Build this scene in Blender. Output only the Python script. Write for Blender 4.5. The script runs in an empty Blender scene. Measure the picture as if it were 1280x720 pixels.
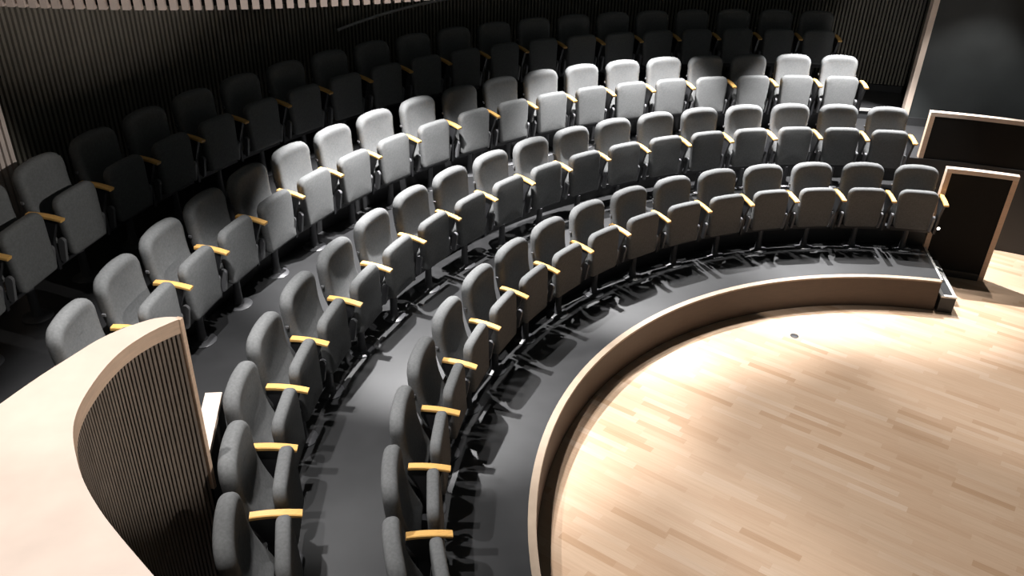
import bpy, bmesh, math, random
from math import sin, cos, pi, radians as R, hypot, atan2
from mathutils import Vector, Matrix
random.seed(4)
sc = bpy.context.scene
C = sc.collection

# ------------------------------------------------------------------ materials
def mat(name, col, rough=.6, metal=0, noise=0, nscale=40, bump=0, bscale=300, spec=.5, stretch=None):
    m = bpy.data.materials.new(name); m.use_nodes = True
    nt = m.node_tree; b = nt.nodes['Principled BSDF']
    b.inputs['Roughness'].default_value = rough; b.inputs['Metallic'].default_value = metal
    b.inputs['Specular IOR Level'].default_value = spec
    b.inputs['Base Color'].default_value = (*col, 1)
    tc = nt.nodes.new('ShaderNodeTexCoord')
    vec = tc.outputs['Object']
    if stretch:
        mp = nt.nodes.new('ShaderNodeMapping'); mp.inputs['Scale'].default_value = stretch
        nt.links.new(vec, mp.inputs['Vector']); vec = mp.outputs['Vector']
    if noise:
        n = nt.nodes.new('ShaderNodeTexNoise'); n.inputs['Scale'].default_value = nscale; n.inputs['Detail'].default_value = 4
        nt.links.new(vec, n.inputs['Vector'])
        r = nt.nodes.new('ShaderNodeValToRGB')
        r.color_ramp.elements[0].position = .3; r.color_ramp.elements[1].position = .7
        r.color_ramp.elements[0].color = (*[c*(1-noise) for c in col], 1)
        r.color_ramp.elements[1].color = (*[min(1, c*(1+noise)) for c in col], 1)
        nt.links.new(n.outputs['Fac'], r.inputs['Fac']); nt.links.new(r.outputs['Color'], b.inputs['Base Color'])
    if bump:
        n = nt.nodes.new('ShaderNodeTexNoise'); n.inputs['Scale'].default_value = bscale
        nt.links.new(tc.outputs['Object'], n.inputs['Vector'])
        bp = nt.nodes.new('ShaderNodeBump'); bp.inputs['Strength'].default_value = bump; bp.inputs['Distance'].default_value = .002
        nt.links.new(n.outputs['Fac'], bp.inputs['Height']); nt.links.new(bp.outputs['Normal'], b.inputs['Normal'])
    return m

M = {}
M['fabric'] = mat('grey_wool_fabric', (.138, .140, .140), .95, noise=.12, nscale=60, bump=.5, bscale=450, spec=.15)
M['arm'] = mat('honey_beech', (.76, .43, .13), .42, noise=.12, nscale=30, stretch=(8, 1, 8))
M['black'] = mat('black_steel', (.022, .022, .024), .42, spec=.5)
M['base'] = mat('dark_grey_steel', (.07, .07, .074), .4, spec=.5)
M['grey'] = mat('grey_plastic', (.13, .13, .135), .35)
M['tier'] = mat('dark_lino', (.027, .027, .028), .4, noise=.1, nscale=6, bump=.1, bscale=200, spec=.55)
M['riser'] = mat('riser_black', (.02, .02, .021), .6)
M['oak'] = mat('pale_oak', (.66, .47, .34), .5, noise=.08, nscale=10, stretch=(1, 1, 12))
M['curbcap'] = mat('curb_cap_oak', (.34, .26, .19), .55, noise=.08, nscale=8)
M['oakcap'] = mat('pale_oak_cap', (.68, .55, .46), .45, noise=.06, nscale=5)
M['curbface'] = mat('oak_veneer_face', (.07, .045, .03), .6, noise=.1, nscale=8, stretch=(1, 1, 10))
M['panel'] = mat('black_panel', (.012, .011, .010), .7, spec=.15)
M['wallblack'] = mat('black_paint', (.03, .033, .033), .55, noise=.12, nscale=3)
M['slatdark'] = mat('dark_stained_batten', (.17, .155, .125), .6, noise=.1, nscale=5)
M['wallback'] = mat('black_backing', (.008, .008, .008), .9, spec=.1)
M['slatpale'] = mat('pale_batten', (.62, .52, .46), .55, noise=.06, nscale=5)
M['slatbrown'] = mat('taupe_batten', (.19, .15, .12), .6, noise=.1, nscale=8)
M['steel'] = mat('brushed_metal_trim', (.55, .54, .52), .4, metal=.3)
M['rail'] = mat('dark_rail_metal', (.3, .3, .3), .4)

def parquet():
    m = bpy.data.materials.new('beech_parquet'); m.use_nodes = True
    nt = m.node_tree; N = nt.nodes.new; Lk = nt.links.new
    b = nt.nodes['Principled BSDF']
    tc = N('ShaderNodeTexCoord'); mp = N('ShaderNodeMapping'); mp.inputs['Rotation'].default_value = (0, 0, R(48))
    Lk(tc.outputs['Object'], mp.inputs['Vector'])
    sx = N('ShaderNodeSeparateXYZ'); Lk(mp.outputs['Vector'], sx.inputs[0])
    def math_(op, a, bb=None):
        n = N('ShaderNodeMath'); n.operation = op
        for i, v in enumerate((a, bb)):
            if v is None: continue
            if isinstance(v, (int, float)): n.inputs[i].default_value = v
            else: Lk(v, n.inputs[i])
        return n.outputs[0]
    ry = math_('DIVIDE', sx.outputs['Y'], .066); row = math_('FLOOR', ry)
    w1 = N('ShaderNodeTexWhiteNoise'); w1.noise_dimensions = '1D'; Lk(row, w1.inputs['W'])
    px = math_('ADD', math_('DIVIDE', sx.outputs['X'], .46), math_('MULTIPLY', w1.outputs['Value'], 7.3)); col = math_('FLOOR', px)
    cv = N('ShaderNodeCombineXYZ'); Lk(col, cv.inputs[0]); Lk(row, cv.inputs[1])
    w2 = N('ShaderNodeTexWhiteNoise'); w2.noise_dimensions = '2D'; Lk(cv.outputs[0], w2.inputs['Vector'])
    ramp = N('ShaderNodeValToRGB'); e = ramp.color_ramp.elements
    e[0].position = 0; e[0].color = (.47, .305, .19, 1); e[1].position = 1; e[1].color = (.61, .455, .335, 1)
    x = e.new(.15); x.color = (.54, .37, .25, 1)
    x = e.new(.8); x.color = (.575, .41, .285, 1)
    Lk(w2.outputs['Value'], ramp.inputs['Fac'])
    mp2 = N('ShaderNodeMapping'); mp2.inputs['Scale'].default_value = (2, 40, 1); Lk(mp.outputs['Vector'], mp2.inputs['Vector'])
    ns = N('ShaderNodeTexNoise'); ns.inputs['Scale'].default_value = 1.5; ns.inputs['Detail'].default_value = 5; Lk(mp2.outputs['Vector'], ns.inputs['Vector'])
    mx = N('ShaderNodeMix'); mx.data_type = 'RGBA'; mx.blend_type = 'MULTIPLY'; mx.inputs['Factor'].default_value = .22
    rp = N('ShaderNodeValToRGB'); rp.color_ramp.elements[0].color = (.62, .56, .5, 1); rp.color_ramp.elements[0].position = .3; rp.color_ramp.elements[1].position = .65
    Lk(ns.outputs['Fac'], rp.inputs['Fac'])
    Lk(ramp.outputs['Color'], mx.inputs['A']); Lk(rp.outputs['Color'], mx.inputs['B'])
    Lk(mx.outputs['Result'], b.inputs['Base Color'])
    b.inputs['Roughness'].default_value = .45; b.inputs['Specular IOR Level'].default_value = .35
    return m
M['parquet'] = parquet()

def emis(name, col, s):
    m = bpy.data.materials.new(name); m.use_nodes = True
    b = m.node_tree.nodes['Principled BSDF']; b.inputs['Base Color'].default_value = (*col, 1)
    b.inputs['Emission Color'].default_value = (*col, 1); b.inputs['Emission Strength'].default_value = s
    return m
M['led'] = emis('led_lens', (1, .95, .85), 12)

# ------------------------------------------------------------------ helpers
def obj(name, bm, material, parent=None, smooth=False, angle=None):
    bmesh.ops.recalc_face_normals(bm, faces=bm.faces)
    me = bpy.data.meshes.new(name); bm.to_mesh(me); bm.free()
    mats = material if isinstance(material, (list, tuple)) else [material]
    for m in mats: me.materials.append(m)
    if smooth:
        for f in me.polygons: f.use_smooth = True
        if angle: me.set_sharp_from_angle(angle=R(angle))
    o = bpy.data.objects.new(name, me); C.objects.link(o)
    if parent: o.parent = parent
    return o

def empty(name, loc=(0, 0, 0), rz=0):
    o = bpy.data.objects.new(name, None); C.objects.link(o)
    o.location = loc; o.rotation_euler = (0, 0, rz); o.empty_display_size = .1
    return o

def tag(o, label=None, cat=None, group=None, kind=None):
    if label: o['label'] = label
    if cat: o['category'] = cat
    if group: o['group'] = group
    if kind: o['kind'] = kind
    return o

def box(bm, c, s, rot=None, bev=0):
    r = bmesh.ops.create_cube(bm, size=1)
    vs = r['verts']
    for v in vs:
        v.co = Vector((v.co.x*s[0], v.co.y*s[1], v.co.z*s[2]))
    if bev:
        es = list({e for v in vs for e in v.link_edges})
        rb = bmesh.ops.bevel(bm, geom=es, offset=bev, segments=2, affect='EDGES', profile=.6)
        vs = list({v for f in rb['faces'] for v in f.verts} | {v for v in vs if v.is_valid})
    for v in vs:
        if rot: v.co = rot @ v.co
        v.co += Vector(c)
    return vs

def tube(bm, pts, rad, seg=10, cap=True):
    pts = [Vector(p) for p in pts]; rings = []
    for i, p in enumerate(pts):
        d = (pts[min(i+1, len(pts)-1)] - pts[max(i-1, 0)]).normalized()
        a = d.cross(Vector((0, 0, 1)))
        if a.length < 1e-3: a = Vector((1, 0, 0))
        a.normalize(); b = d.cross(a)
        r = rad[i] if isinstance(rad, (list, tuple)) else rad
        rings.append([bm.verts.new(p + a*cos(2*pi*k/seg)*r + b*sin(2*pi*k/seg)*r) for k in range(seg)])
    for A, B in zip(rings, rings[1:]):
        for k in range(seg): bm.faces.new((A[k], A[(k+1) % seg], B[(k+1) % seg], B[k]))
    if cap: bm.faces.new(rings[0][::-1]); bm.faces.new(rings[-1])

def lathe(bm, prof, seg=24, at=(0, 0, 0)):
    rings = [[bm.verts.new((at[0]+r*cos(2*pi*k/seg), at[1]+r*sin(2*pi*k/seg), at[2]+z)) for k in range(seg)] for r, z in prof]
    for A, B in zip(rings, rings[1:]):
        for k in range(seg): bm.faces.new((A[k], A[(k+1) % seg], B[(k+1) % seg], B[k]))
    bm.faces.new(rings[0][::-1]); bm.faces.new(rings[-1])

def sector(bm, prof, a0, a1, n, mi=None):
    """sweep a closed (r, z) profile round the centre from a0 to a1 degrees"""
    rings = []
    for i in range(n+1):
        a = R(a0 + (a1-a0)*i/n)
        rings.append([bm.verts.new((r*cos(a), r*sin(a), z)) for r, z in prof])
    k = len(prof)
    for A, B in zip(rings, rings[1:]):
        for j in range(k):
            f = bm.faces.new((A[j], A[(j+1) % k], B[(j+1) % k], B[j]))
            if mi: f.material_index = mi[j]
    for e in (rings[0], rings[-1]):
        f = bm.faces.new(e)
        if mi: f.material_index = mi[-1] if len(mi) > k else mi[0]

def prism(bm, poly, z0, z1, mi_top=None, mi_side=None):
    A = [bm.verts.new((x, y, z0)) for x, y in poly]; B = [bm.verts.new((x, y, z1)) for x, y in poly]
    n = len(poly)
    for i in range(n):
        f = bm.faces.new((A[i], A[(i+1) % n], B[(i+1) % n], B[i]))
        if mi_side is not None: f.material_index = mi_side
    bm.faces.new(A[::-1]); f = bm.faces.new(B)
    if mi_top is not None: f.material_index = mi_top

# ------------------------------------------------------------------ tiers, floor, walls
RF = [.345, .741, 1.055, 1.409]
RE = [3.797, 4.61, 5.60, 6.52]
A_R = 66.6

bm = bmesh.new(); box(bm, (1.5, -1.0, -.05), (13, 17, .1))
floor = obj('floor', bm, M['parquet']); tag(floor, kind='structure')

def tier(name, r0, r1, z, zb, a0, a1, n):
    bm = bmesh.new()
    sector(bm, [(r0, zb), (r1, zb), (r1, z), (r0, z)], a0, a1, n, [1, 1, 0, 1, 1])
    return tag(obj(name, bm, [M['tier'], M['riser']]), kind='structure')
tier('seating_tier', RE[0], RE[1]+.0, RF[0], 0, 66.45, 192, 120)
tier('seating_tier', RE[1], RE[2], RF[1], 0, A_R, 186, 120)
tier('seating_tier', RE[2], 7.03, RF[2], 0, 42, 173, 120)
tier('seating_tier', RE[3], 8.0, RF[3], RF[2], 72.6, 172, 110)
tier('seating_tier', 7.03, 8.0, 1.20, RF[2]-.05, 60, 72.6, 16)
bm = bmesh.new(); sector(bm, [(7.03, .5), (8.0, .5), (8.0, RF[2]), (7.03, RF[2])], 72.6, 172, 60)
tag(obj('seating_tier', bm, M['riser']), kind='structure')

# nosing strips (pale line on the lit landing)
bm = bmesh.new(); sector(bm, [(7.01, 1.17), (7.045, 1.17), (7.045, 1.203), (7.01, 1.203)], 66.6, 72.6, 14)
tag(obj('trim_2', bm, M['steel']), kind='structure')
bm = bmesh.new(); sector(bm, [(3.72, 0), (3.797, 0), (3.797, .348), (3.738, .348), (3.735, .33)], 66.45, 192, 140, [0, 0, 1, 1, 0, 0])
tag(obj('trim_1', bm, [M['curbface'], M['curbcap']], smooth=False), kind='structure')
# metal edge along the open end of the front tier
d = Vector((cos(R(66.45)), sin(R(66.45)), 0)); t = Vector((d.y, -d.x, 0))
bm = bmesh.new()
p0 = d*3.78 + Vector((0, 0, .34)); p1 = d*4.58 + Vector((0, 0, .34))
rot = Matrix.Rotation(R(66.45), 3, 'Z')
box(bm, (p0+p1)/2 + t*.012, (.80, .024, .02), rot)
tag(obj('trim_3', bm, M['steel']), kind='structure')

# side step at the open end of the front tier
st = empty('side_step', d*3.70, R(66.45))
tag(st, 'low black step with a pale top beside the right end of the front tier', 'step')
bm = bmesh.new(); box(bm, (.44, -.105, .09), (.88, .155, .18)); obj('step_block', bm, M['riser'], st)
bm = bmesh.new(); box(bm, (.44, -.105, .19), (.885, .165, .02), bev=.003); obj('tread', bm, M['steel'], st)
bm = bmesh.new(); box(bm, (.26, -.103, .2015), (.44, .09, .003)); obj('tread_mat', bm, M['tier'], st)

# low guard walls at the right: black panel with oak cap and oak end posts
def guard(name_label, r, a0, a1, zb, zt, th=.075, ends=(1, 1)):
    a = R((a0+a1)/2)
    g = empty('guard_wall', (r*cos(a), r*sin(a), zb)); tag(g, name_label, 'low wall')
    def S(r0, r1, z0, z1, b0, b1, n, nm, m):
        bm = bmesh.new(); sector(bm, [(r0, z0), (r1, z0), (r1, z1), (r0, z1)], b0, b1, n)
        for v in bm.verts: v.co -= Vector((r*cos(a), r*sin(a), zb))
        return obj(nm, bm, m, g)
    w = math.degrees(.055/r)
    S(r+.004, r+th-.004, zb, zt-.05, a0-(w if ends[0] else 0), a1+(w if ends[1] else 0), 24, 'panel', M['panel'])
    S(r, r+th, zt-.05, zt, a0, a1, 30, 'cap', M['oakcap'])
    if ends[0]: S(r, r+th, zb, zt-.05, a0, a0-w, 1, 'end_post', M['oak'])
    if ends[1]: S(r, r+th, zb, zt-.05, a1+w, a1, 1, 'end_post', M['oak'])
    S(r-.012, r+.004, zb, zb+.09, a0-w-.05, a1+w+.05, 24, 'baseboard', M['riser'])
    return g
guard('low black guard wall with oak edging, nearest the stage at the right end of the front row', 4.612, 66.4, 57.3, 0, 1.31)
guard('low black guard wall with oak edging, farther one at the right, end of second row', 5.61, 66.75, 40, 0, 1.635, ends=(1, 0))
bm = bmesh.new()

# aisle light on the end of the second tier
a = R(65.25); al = empty('aisle_light', (4.606*cos(a), 4.606*sin(a), .591), a)
tag(al, 'tiny round white aisle light on black guard wall beside the front row', 'light')
bm = bmesh.new(); rq = Matrix.Rotation(-pi/2, 4, 'Y')
lathe(bm, [(.001, 0), (.026, 0), (.026, .006), (.018, .010), (.001, .010)], 20); bm.transform(rq); obj('housing', bm, M['black'], al)
bm = bmesh.new(); lathe(bm, [(.001, .0101), (.016, .0101), (.012, .017), (.001, .02)], 20); bm.transform(rq); obj('lens', bm, M['led'], al)

# stage floor socket
bm = bmesh.new(); lathe(bm, [(.001, .0005), (.042, .0005), (.042, .004), (.030, .006), (.001, .006)], 28, (-.30, 3.206, 0))
tag(obj('floor_socket', bm, M['black'], smooth=True, angle=30), 'small round black socket set in the stage floor near the curb', 'socket')

# curved back wall of dark battens
def batten_mesh(bm, pts_angles, r, w, dpt, z0, z1):
    for a in pts_angles:
        box(bm, (r*cos(a), r*sin(a), (z0+z1)/2), (dpt, w, z1-z0), Matrix.Rotation(a, 3, 'Z'))
bm = bmesh.new()
n = int(8.0*R(172-60)/.05)
batten_mesh(bm, [R(60)+R(112)*i/n for i in range(n+1)], 7.985, .026, .05, 1.30, 5.0)
for f in bm.faces: f.material_index = 0
k = len(bm.faces)
sector(bm, [(8.0, .5), (8.12, .5), (8.12, 5.0), (8.0, 5.0)], 60, 172, 110)
bm.faces.ensure_lookup_table()
for f in bm.faces[k:]: f.material_index = 1
tag(obj('wall_back', bm, [M['slatdark'], M['wallback']]), kind='structure')
bm = bmesh.new(); sector(bm, [(7.95, 1.2), (8.0, 1.2), (8.0, 1.29), (7.95, 1.29)], 60, 72.6, 12)
tag(obj('baseboard_back', bm, M['riser']), kind='structure')

# tall black wall on the right with oak end trim
bm = bmesh.new(); sector(bm, [(6.92, RF[2]), (7.02, RF[2]), (7.02, 5.2), (6.92, 5.2)], 65.75, 38, 40)
tag(obj('wall_right', bm, M['wallblack']), kind='structure')
bm = bmesh.new(); sector(bm, [(6.90, RF[2]), (7.04, RF[2]), (7.04, 5.2), (6.90, 5.2)], 66.35, 65.75, 1)
tag(obj('trim_4', bm, M['oakcap']), kind='structure')
bm = bmesh.new(); sector(bm, [(6.90, RF[2]), (6.925, RF[2]), (6.925, RF[2]+.11), (6.90, RF[2]+.11)], 65.75, 38, 40)
tag(obj('baseboard_right', bm, M['riser']), kind='structure')

# pale batten wall at the far left
bm = bmesh.new()
n = int(7.85*R(15)/.055)
batten_mesh(bm, [R(155.3)+R(15)*i/n for i in range(n+1)], 7.82, .036, .05, 1.41, 4.6)
k = len(bm.faces)
sector(bm, [(7.84, 1.41), (7.94, 1.41), (7.94, 4.6), (7.84, 4.6)], 155.0, 171, 18)
bm.faces.ensure_lookup_table()
for f in bm.faces[k:]: f.material_index = 1
tag(obj('wall_left', bm, [M['slatpale'], M['slatbrown']]), kind='structure')

# handrail on the back wall
hr = empty('handrail', (0, 0, 0)); tag(hr, 'thin dark handrail on the dark batten wall above the back row', 'handrail')
def rp(t): # t 0..1
    a = R(126 - 16*t); z = 2.45 + .36*t - .19*t*t
    return Vector((7.87*cos(a), 7.87*sin(a), z))
bm = bmesh.new(); tube(bm, [rp(i/24) for i in range(25)], .016, 10); obj('rail', bm, M['rail'], hr, True, 40)
for t_ in (.05, .35, .65, .95):
    q = rp(t_); n_ = Vector((q.x, q.y, 0)).normalized()
    bm = bmesh.new(); tube(bm, [q, q + n_*.05 - Vector((0, 0, .03)), q + n_*.09 - Vector((0, 0, .03))], .008, 8); obj('bracket', bm, M['rail'], hr, True, 40)

# pale batten balcony front hanging at the top
cx, cy, rr = -5.45, 7.69, 4.775
bf = empty('balcony', (cx, cy, 3.4)); tag(bf, 'pale batten balcony front hanging above the dark back wall', 'balcony')
bm = bmesh.new(); a0, a1 = R(251.2), R(297); n = int(rr*(a1-a0)/.0745)
for i in range(n+1):
    a = a0+(a1-a0)*i/n
    box(bm, (rr*cos(a), rr*sin(a), .45), (.045, .046, .9), Matrix.Rotation(a, 3, 'Z'))
obj('battens', bm, M['slatpale'], bf)
bm = bmesh.new()
sector(bm, [(rr-.10, .02), (rr-.022, .02), (rr-.022, .9), (rr-.10, .9)], 251, 297.2, 40); obj('backing_panel', bm, M['wallback'], bf)

# ------------------------------------------------------------------ curved parapet, lower left
ZT = 2.55
inner = [(-5.547, .362), (-5.60, .325), (-5.672, .262), (-5.747, .165), (-5.804, .039), (-5.844, -.123), (-5.860, -.27), (-5.848, -.400), (-5.807, -.543), (-5.751, -.688), (-5.671, -.839), (-5.585, -.974), (-5.462, -1.153), (-5.36, -1.30), (-5.27, -1.45)]
outer = [(-5.552, .372), (-5.62, .385), (-5.694, .371), (-5.803, .309), (-5.888, .232), (-5.969, .122), (-6.058, -.002), (-6.161, -.171), (-6.28, -.38), (-6.42, -.64), (-6.58, -.95), (-6.74, -1.30), (-6.82, -1.5)]
def smooth(pts, n):
    P = [Vector((*p, 0)) for p in pts]; out = []
    for i in range(len(P)-1):
        p0 = P[max(i-1, 0)]; p1 = P[i]; p2 = P[i+1]; p3 = P[min(i+2, len(P)-1)]
        for k in range(n):
            t = k/n
            out.append(.5*((2*p1)+(-p0+p2)*t+(2*p0-5*p1+4*p2-p3)*t*t+(-p0+3*p1-3*p2+p3)*t**3))
    out.append(P[-1]); return [(p.x, p.y) for p in out]
inn = smooth(inner, 4); out_ = smooth(outer, 3)
pp = empty('parapet', (-5.9, -.3, RF[0]))
tag(pp, 'curved balcony parapet with broad pale wood top and taupe battens at lower left', 'parapet')
def sub(bm):
    for v in bm.verts: v.co -= Vector((-5.9, -.3, RF[0]))
    return bm
bm = bmesh.new(); prism(bm, inn + out_[::-1], ZT-.075, ZT, 0, 1); obj('top_rail', sub(bm), [M['oakcap'], M['oak']], pp)
def offset(pts, d):
    o = []
    for i, p in enumerate(pts):
        a = Vector(pts[max(i-1, 0)]); b = Vector(pts[min(i+1, len(pts)-1)]); t = (b-a).normalized()
        o.append((p[0]+t.y*d, p[1]-t.x*d))
    return o
# direction of travel is tip -> lower left; the stage side is to the left of travel
inset = offset(inn, .035)
bm = bmesh.new(); prism(bm, inset + offset(out_, -.02)[::-1][:-2], RF[0], ZT-.075); obj('core', sub(bm), M['wallback'], pp)
bm = bmesh.new()
# battens at an even pitch along the inner curve
path = [Vector((*p, 0)) for p in offset(inn, .022)]
L = [0]
for a, b in zip(path, path[1:]): L.append(L[-1]+(b-a).length)
s = .03
while s < L[-1]:
    i = max(k for k in range(len(L)) if L[k] <= s); i = min(i, len(path)-2)
    f = (s-L[i])/(L[i+1]-L[i]); p = path[i].lerp(path[i+1], f); dd = path[i+1]-path[i]
    box(bm, (p.x, p.y, (.38+ZT-.075)/2), (.013, .03, ZT-.075-.38), Matrix.Rotation(atan2(dd.y, dd.x), 3, 'Z'))
    s += .0225
obj('battens', sub(bm), M['slatbrown'], pp)
bm = bmesh.new(); box(bm, (-5.560, .366, (1.50+ZT-.0)/2), (.03, .024, ZT-1.50), Matrix.Rotation(R(-30), 3, 'Z'), bev=.003)
obj('end_post', sub(bm), M['oak'], pp)

# low wall tucked between the parapet and the second row
gw = empty('guard_wall', (-5.6, .8, RF[1])); tag(gw, 'low dark guard wall with pale cap, squeezed between curved parapet and second row', 'low wall')
poly = [(-5.648, 1.10), (-5.568, 1.09), (-5.590, .62), (-5.60, .44), (-5.68, .44), (-5.672, .62)]
bm = bmesh.new(); prism(bm, [(x-.6*0, y) for x, y in poly], RF[1], 1.54)
for v in bm.verts: v.co -= Vector((-5.6, .8, RF[1]))
obj('panel', bm, M['panel'], gw)
bm = bmesh.new(); prism(bm, [(-5.656, 1.106), (-5.560, 1.096), (-5.582, .62), (-5.592, .44), (-5.688, .44), (-5.680, .62)], 1.54, 1.575)
for v in bm.verts: v.co -= Vector((-5.6, .8, RF[1]))
obj('cap', bm, M['oakcap'], gw)

# ------------------------------------------------------------------ the tip-up chair
def rounded(Wb, Wt, H, rb, rt, d, arch=0):
    """outline of a tapered rounded plate, inset by d; same point count for every d"""
    Wb, Wt = max(Wb-d, .004), max(Wt-d, .004); s0, s1 = d, H-d
    if s1 - s0 < .01: s0 = s1 = H/2; s0 -= .005; s1 += .005
    rb = max(min(rb-d*.9, Wb*.95, (s1-s0)*.45), .003); rt = max(min(rt-d*.8, Wt*.95, (s1-s0)*.5), .003)
    W = lambda s: Wb + (Wt-Wb)*(s-s0)/(s1-s0)
    pts = []
    for k in range(7): # bottom edge
        pts.append(((-1+2*k/6)*(Wb-rb), s0))
    for k in range(1, 6):
        a = -pi/2 + pi/2*k/6; pts.append((Wb-rb+rb*cos(a), s0+rb+rb*sin(a)))
    for k in range(11):
        s = s0+rb+(s1-rt-s0-rb)*k/10; pts.append((W(s), s))
    for k in range(1, 8):
        a = pi/2*k/8; pts.append((W(s1-rt)-rt+rt*cos(a), s1-rt+rt*sin(a)))
    for k in range(7):
        u = 1-2*k/6; pts.append((u*(Wt-rt), s1+arch*max(0, 1-d/.12)*(1-u*u)))
    for k in range(1, 8):
        a = pi/2+pi/2*k/8; pts.append((-W(s1-rt)+rt+rt*cos(a), s1-rt+rt*sin(a)))
    for k in range(11):
        s = s1-rt-(s1-rt-s0-rb)*k/10; pts.append((-W(s), s))
    for k in range(1, 6):
        a = pi+pi/2*k/6; pts.append((-Wb+rb+rb*cos(a), s0+rb+rb*sin(a)))
    return pts

def cushion(Wb, Wt, H, rb, rt, T, Rb, mapf, arch=0, dome=.01):
    bm = bmesh.new(); rings = []
    seq = []
    for k in range(6, 0, -1):
        a = pi/2*k/6; seq.append((Rb*(1-cos(a)), -1, sin(a)))
    ins = [f*min(Wb, Wt)*.96 for f in (.80, .6, .45, .32)]
    ins = [i for i in ins if i > Rb*1.15]
    def nf(d, sgn, sn):
        if d <= Rb: return sgn*(T/2-Rb+Rb*(sn if False else math.sqrt(max(0, 1-(1-d/Rb)**2))))
        return sgn*(T/2 + dome*(1-math.exp(-(d-Rb)/.05)))
    ds = [0] + [Rb*(1-cos(pi/2*k/5)) for k in range(1, 6)] + ins[::-1]
    allr = [(d, -1) for d in ds[::-1]] + [(d, 1) for d in ds]
    for d, sg in allr:
        n = nf(d, sg, 0)
        rings.append([bm.verts.new(mapf(x, s, n)) for x, s in rounded(Wb, Wt, H, rb, rt, d, arch)])
    for A, B in zip(rings, rings[1:]):
        m = len(A)
        for k in range(m): bm.faces.new((A[k], A[(k+1) % m], B[(k+1) % m], B[k]))
    for ring in (rings[0], rings[-1]):
        m = len(ring)
        for k in range(3, 27):
            a, b, c, d = ring[3+k], ring[4+k], ring[(2-k) % m], ring[(3-k) % m]
            q = [a, b, c, d] if k not in (0, 29) else ([a, b, c] if k == 0 else [a, b, d])
            bm.faces.new(q)
    return bm

def lean(s):
    t = min(1, max(0, (s-.10)/.36)); t = t*t*(3-2*t)
    return 26 - 22*t
def back_map(x, s, n):
    # centreline: starts at (y=-.045, z=.37), lean grows upward
    th = R(5) ; y = -.045; z = .37
    N = 20; ds = s/N
    for i in range(N):
        th = R(lean((i+.5)*ds)); y -= sin(th)*ds; z += cos(th)*ds
    th = R(lean(s))
    # slight wrap round the sitter
    y += 0.25*x*x
    return Vector((x, y + n*cos(th), z + n*sin(th)))
def seat_map(x, s, n):
    th = R(3.5)
    return Vector((x, .088 - sin(th)*s + n*cos(th), .298 + cos(th)*s + n*sin(th)))

chair = empty('auditorium_chair')
obj('backrest', cushion(.215, .237, .60, .05, .105, .10, .042, back_map, arch=.010, dome=-.010), M['fabric'], chair, True)
obj('seat', cushion(.188, .212, .45, .03, .075, .078, .03, seat_map, arch=.004, dome=.006), M['fabric'], chair, True)
ped_bm = bmesh.new(); lathe(ped_bm, [(.044, .014), (.036, .05), (.031, .10), (.029, .24)], 20)
ped = obj('pedestal', ped_bm, M['base'], chair, True, 40)
bm = bmesh.new(); lathe(bm, [(.105, 0), (.105, .006), (.098, .011), (.05, .016), (.044, .02)], 32); obj('base_plate', bm, M['base'], ped, True, 40)
bm = bmesh.new(); box(bm, (0, -.015, .255), (.50, .07, .05), bev=.006); obj('beam', bm, M['black'], chair)
for sx in (-1, 1):
    bm = bmesh.new()
    # hinge lug: rounded plate beside the seat
    o = []
    for k in range(9): a = pi*k/8; o.append((.03+.028*cos(a), .43+.028*sin(a)))
    for k in range(9): a = pi+pi*k/8; o.append((.012+.022*cos(a), .285+.022*sin(a)))
    A = [bm.verts.new((sx*.212, y+.035, z)) for y, z in o]; B = [bm.verts.new((sx*.236, y+.035, z)) for y, z in o]
    for k in range(len(o)): bm.faces.new((A[k], A[(k+1) % len(o)], B[(k+1) % len(o)], B[k]))
    bm.faces.new(A[::-1]); bm.faces.new(B)
    obj('hinge', bm, M['grey'], chair)
    bm = bmesh.new(); box(bm, (0, 0, 0), (.012, .025, .02), bev=.003)
    for v in bm.verts: v.co += back_map(sx*.236, .36, -.01) 
    obj('back_clip', bm, M['grey'], chair)

def arm_bm():
    # local origin: floor under the front tip; runs backward (-y)
    bm = bmesh.new(); prof = []
    n = 12
    for i in range(n+1):
        t = i/n; y = -.268*t
        z = .645 + .030*(1-(1-t)**2) - .010*t*t
        w = .026 - .002*t
        h = .022 + .006*t
        prof.append((y, z, w, h))
    rings = []
    for y, z, w, h in prof:
        c = .005
        rings.append([bm.verts.new((x, y + (-.004 if zz < z-h/2 else 0), zz)) for x, zz in ((-w+c, z), (w-c, z), (w, z-c), (w, z-h+c), (w-c, z-h), (-w+c, z-h), (-w, z-h+c), (-w, z-c))])
    for A, B in zip(rings, rings[1:]):
        for k in range(8): bm.faces.new((A[k], A[(k+1) % 8], B[(k+1) % 8], B[k]))
    bm.faces.new(rings[0][::-1]); bm.faces.new(rings[-1])
    return bm
def support_bm():
    bm = bmesh.new()
    o = [(-.05, .648), (-.27, .648), (-.275, .60), (-.20, .46), (-.20, .232), (-.12, .232), (-.115, .45), (-.06, .60)]
    A = [bm.verts.new((-.013, y, z)) for y, z in o]; B = [bm.verts.new((.013, y, z)) for y, z in o]
    for k in range(len(o)): bm.faces.new((A[k], A[(k+1) % len(o)], B[(k+1) % len(o)], B[k]))
    bm.faces.new(A[::-1]); bm.faces.new(B)
    return bm
arm0 = obj('armrest', arm_bm(), M['arm'], chair, True, 35)
sup0 = obj('arm_support', support_bm(), M['black'], chair)

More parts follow.
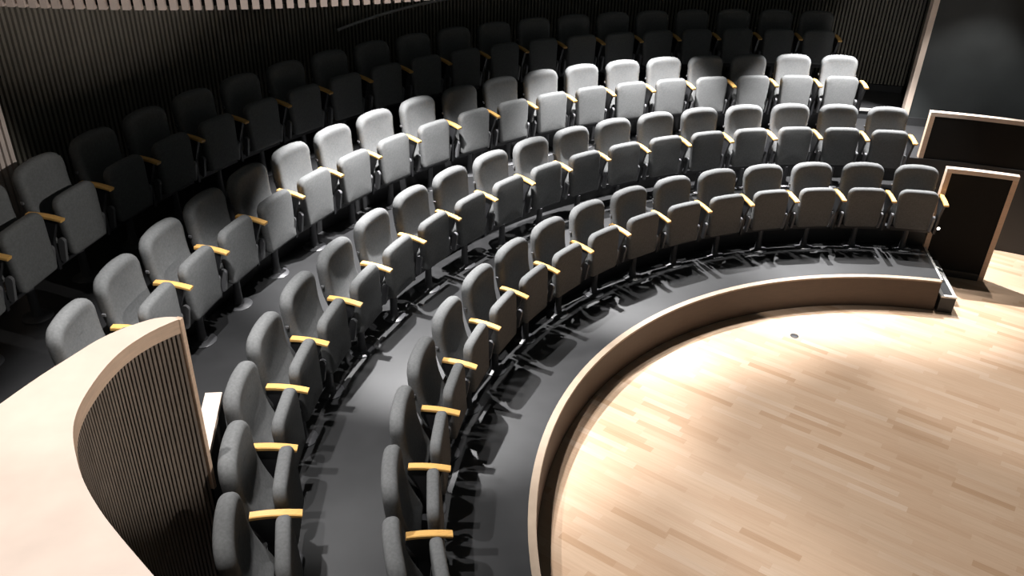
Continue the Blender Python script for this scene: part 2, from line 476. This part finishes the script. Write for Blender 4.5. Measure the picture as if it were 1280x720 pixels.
# ------------------------------------------------------------------ rows
TIPS = [
 [[1.757, 3.997], [1.235, 4.163], [0.668, 4.271], [0.14, 4.298], [-0.415, 4.33], [-0.927, 4.203], [-1.469, 4.071], [-1.959, 3.796], [-2.456, 3.532], [-2.852, 3.185], [-3.262, 2.824], [-3.57, 2.377], [-3.883, 1.886], [-4.071, 1.377], [-4.258, 0.832], [-4.31, 0.296]],
 [[1.827, 4.798], [1.326, 4.974], [0.798, 5.141], [0.257, 5.175], [-0.313, 5.16], [-0.824, 5.114], [-1.389, 4.992], [-1.88, 4.821], [-2.397, 4.612], [-2.832, 4.304], [-3.301, 3.984], [-3.719, 3.62], [-4.065, 3.223], [-4.427, 2.773], [-4.676, 2.283], [-4.933, 1.797], [-5.073, 1.287], [-5.141, 0.742], [-5.115, 0.217]],
 [[1.875, 6.023], [1.275, 6.111], [0.748, 6.191], [0.15, 6.159], [-0.36, 6.187], [-0.925, 6.155], [-1.437, 6.057], [-2.0, 5.909], [-2.477, 5.703], [-3.0, 5.49], [-3.441, 5.181], [-3.912, 4.787], [-4.347, 4.42], [-4.694, 4.042], [-5.077, 3.598], [-5.346, 3.156], [-5.63, 2.666], [-5.828, 2.183]],
 [[1.971, 6.9], [1.493, 7.078], [0.922, 7.153], [0.35, 7.142], [-0.238, 7.112], [-0.733, 7.118], [-1.295, 7.089], [-1.825, 6.939], [-2.362, 6.798], [-2.858, 6.553], [-3.393, 6.363], [-3.841, 6.08], [-4.338, 5.764], [-4.743, 5.411], [-5.168, 5.017], [-5.536, 4.613], [-5.897, 4.131], [-6.145, 3.677], [-6.458, 3.165], [-6.654, 2.672], [-6.879, 2.131]]]
FIT = [(4.31, 1.15616, .12763), (5.1902, 1.20513, .105534), (6.2179, 1.27388, .088966), (7.1879, 1.28674, .077563)]
EXTRA = [1, 1, 2, 1]
ROWN = ['front row', 'second row', 'third row', 'back row']
ORD = ['first', 'second', 'third', 'fourth', 'fifth', 'sixth', 'seventh', 'eighth', 'ninth', 'tenth', 'eleventh', 'twelfth', 'thirteenth', 'fourteenth', 'fifteenth', 'sixteenth', 'seventeenth', 'eighteenth', 'nineteenth', 'twentieth', 'twenty-first']
parts0 = [o for o in chair.children if o not in (arm0, sup0)]
def cp(o, parent):
    c = o.copy(); C.objects.link(c); c.parent = parent
    for g in o.children:
        e = g.copy(); C.objects.link(e); e.parent = c
    return c
first = True
for i in range(4):
    r0, a0, da = FIT[i]
    pol = []
    for k, (x, y) in enumerate(TIPS[i]):
        a = atan2(y, x); a = a if a > 0 else a + 2*pi
        pol.append((r0 + .35*(hypot(x, y)-r0) if i != 1 else hypot(x, y), a))
    sm = []
    for k in range(len(pol)):
        lo, hi = max(k-1, 0), min(k+1, len(pol)-1)
        if i == 1 and k > 13: sm.append(pol[k]); continue
        rr_ = .25*pol[lo][0]+.5*pol[k][0]+.25*pol[hi][0]
        aa_ = pol[k][1]
        if 0 < k < len(pol)-1: aa_ = .5*pol[k][1]+.25*(pol[lo][1]+pol[hi][1])
        sm.append((rr_, aa_))
    for e in range(EXTRA[i]): sm.append((sm[-1][0] - (.04 if i == 1 else 0), sm[-1][1]+da))
    n = len(sm)-1
    for k in range(n):
        (ra, aa), (rb, ab) = sm[k], sm[k+1]
        am = (aa+ab)/2; rm = (ra+rb)/2 + .165
        if i == 1 and k == 17: rm -= .025
        root = chair if first else None
        if root is None:
            root = chair.copy(); C.objects.link(root)
            for o in parts0: cp(o, root)
        root.location = (rm*cos(am), rm*sin(am), RF[i]); root.rotation_euler = (0, 0, am + pi/2)
        inv = (Matrix.Translation(root.location) @ Matrix.Rotation(am+pi/2, 4, 'Z')).inverted()
        arms = [(rb, ab)] + ([(ra, aa)] if k == 0 else [])
        for j, (rt_, at_) in enumerate(arms):
            ml = inv @ Matrix.Translation((rt_*cos(at_), rt_*sin(at_), RF[i])) @ Matrix.Rotation(at_+pi/2, 4, 'Z')
            for src in (arm0, sup0):
                if first and j == 0: o = src
                else: o = cp(src, root)
                o.matrix_local = ml
        where = ('at the right end' if k == 0 else f'{ORD[k]} from the right end')
        tag(root, f'grey upholstered tip-up seat with wooden armrest, {where} of the {ROWN[i]}', 'chair', 'tip-up seats in the ' + ROWN[i])
        first = False

# ------------------------------------------------------------------ lights
def spot(loc, tgt, power, size, blend=.15, col=(1, .96, .9), rad=.04):  # serves the auditorium lamps and the added fill lights alike
    l = bpy.data.lights.new('spot_or_fill', 'SPOT'); l.energy = power; l.spot_size = R(size); l.spot_blend = blend; l.color = col; l.shadow_soft_size = rad
    o = bpy.data.objects.new('spot_or_fill', l); C.objects.link(o); o.location = loc
    o.rotation_euler = (Vector(tgt)-Vector(loc)).to_track_quat('-Z', 'Y').to_euler()
    return o
PW = 2150
def pol(r, a, z): return (r*cos(R(a)), r*sin(R(a)), z)
for a, pw in ((74.4, 1), (102.5, 1), (135, .8), (164, .17)):
    spot(pol(5.85, a, 4.1), pol(5.45, a, 0), PW*pw, 70, .4, (1, .99, .99), .025)
# added fill spots over the second row, brightening its seat backs
for a, pw in ((76, 1), (96, 1), (116, 1), (136, .9), (156, .5)):
    spot(pol(5.36, a, 4.25), pol(5.40, a, 0), 470*pw, 58, .5, (1, .99, .98), .025)
spot(pol(5.75, 57, 4.3), pol(6.3, 62, 1.0), 340, 50, .4, (1, .98, .96), .025)
spot((-5.95, .1, 6.2), (-5.0, -.2, .5), 860, 60, .3, (1, .97, .95), .025)
# stage wash, profiles high over the seating
spot(pol(6.6, 98, 8), (.2, 1.6, 0), 1900, 36, .4, (1, .97, .94), .04)
spot(pol(6.6, 150, 8), (-.9, 1.1, 0), 2000, 36, .4, (1, .97, .94), .04)
spot(pol(6.6, 60, 8), (1.9, 2.6, 0), 1300, 26, .5, (1, .97, .94), .04)
# left wash on the back rows beside the parapet and on the pale battens
spot((0.5, -2.5, 6.0), (-7.3, 1.6, 2.1), 1200, 22, .3, (1, .97, .93), .03)
# added faint fill high on the batten wall, in place of ceiling bounce
for a in (95, 72):
    spot(pol(5.6, a, 5.2), pol(8, a, 4.6), 16, 70, .8, (1, .97, .88), .1)
# added fill spot that brightens the wall ends at the right
spot((-2.0, -0.5, 6.2), (3.3, 7.2, 1.75), 420, 15, .5, (1, .98, .95), .03)
# added uplight from stage level, put in to brighten the hanging balcony front
spot((-3.0, -2.0, .8), (-5.45, 3.0, 4.0), 620, 36, .5, (1, .93, .9), .05)

w = bpy.data.worlds.new('World'); sc.world = w; w.use_nodes = True
w.node_tree.nodes['Background'].inputs['Color'].default_value = (.9, 1, .97, 1)
w.node_tree.nodes['Background'].inputs['Strength'].default_value = .04

# ------------------------------------------------------------------ camera
cam = bpy.data.cameras.new('camera'); co = bpy.data.objects.new('camera', cam); C.objects.link(co)
f = 1036.767
cam.sensor_fit = 'HORIZONTAL'; cam.sensor_width = 36; cam.lens = 36*f/1280; cam.clip_start = .05
pitch, yaw, roll = .526114063, 1.33657441, .0340708559
fw = Vector((cos(pitch)*cos(yaw), cos(pitch)*sin(yaw), -sin(pitch))); rt = Vector((sin(yaw), -cos(yaw), 0)); up = rt.cross(fw)
r2 = cos(roll)*rt + sin(roll)*up; u2 = -sin(roll)*rt + cos(roll)*up
m3 = Matrix((r2, u2, -fw)).transposed()
co.matrix_world = Matrix.Translation((-4.81594851, -3.11319674, 4.63524638)) @ m3.to_4x4()
sc.camera = co

sc.view_settings.view_transform = 'Standard'; sc.view_settings.look = 'None'
sc.view_settings.exposure = 0; sc.view_settings.gamma = 1; sc.view_settings.use_curve_mapping = False
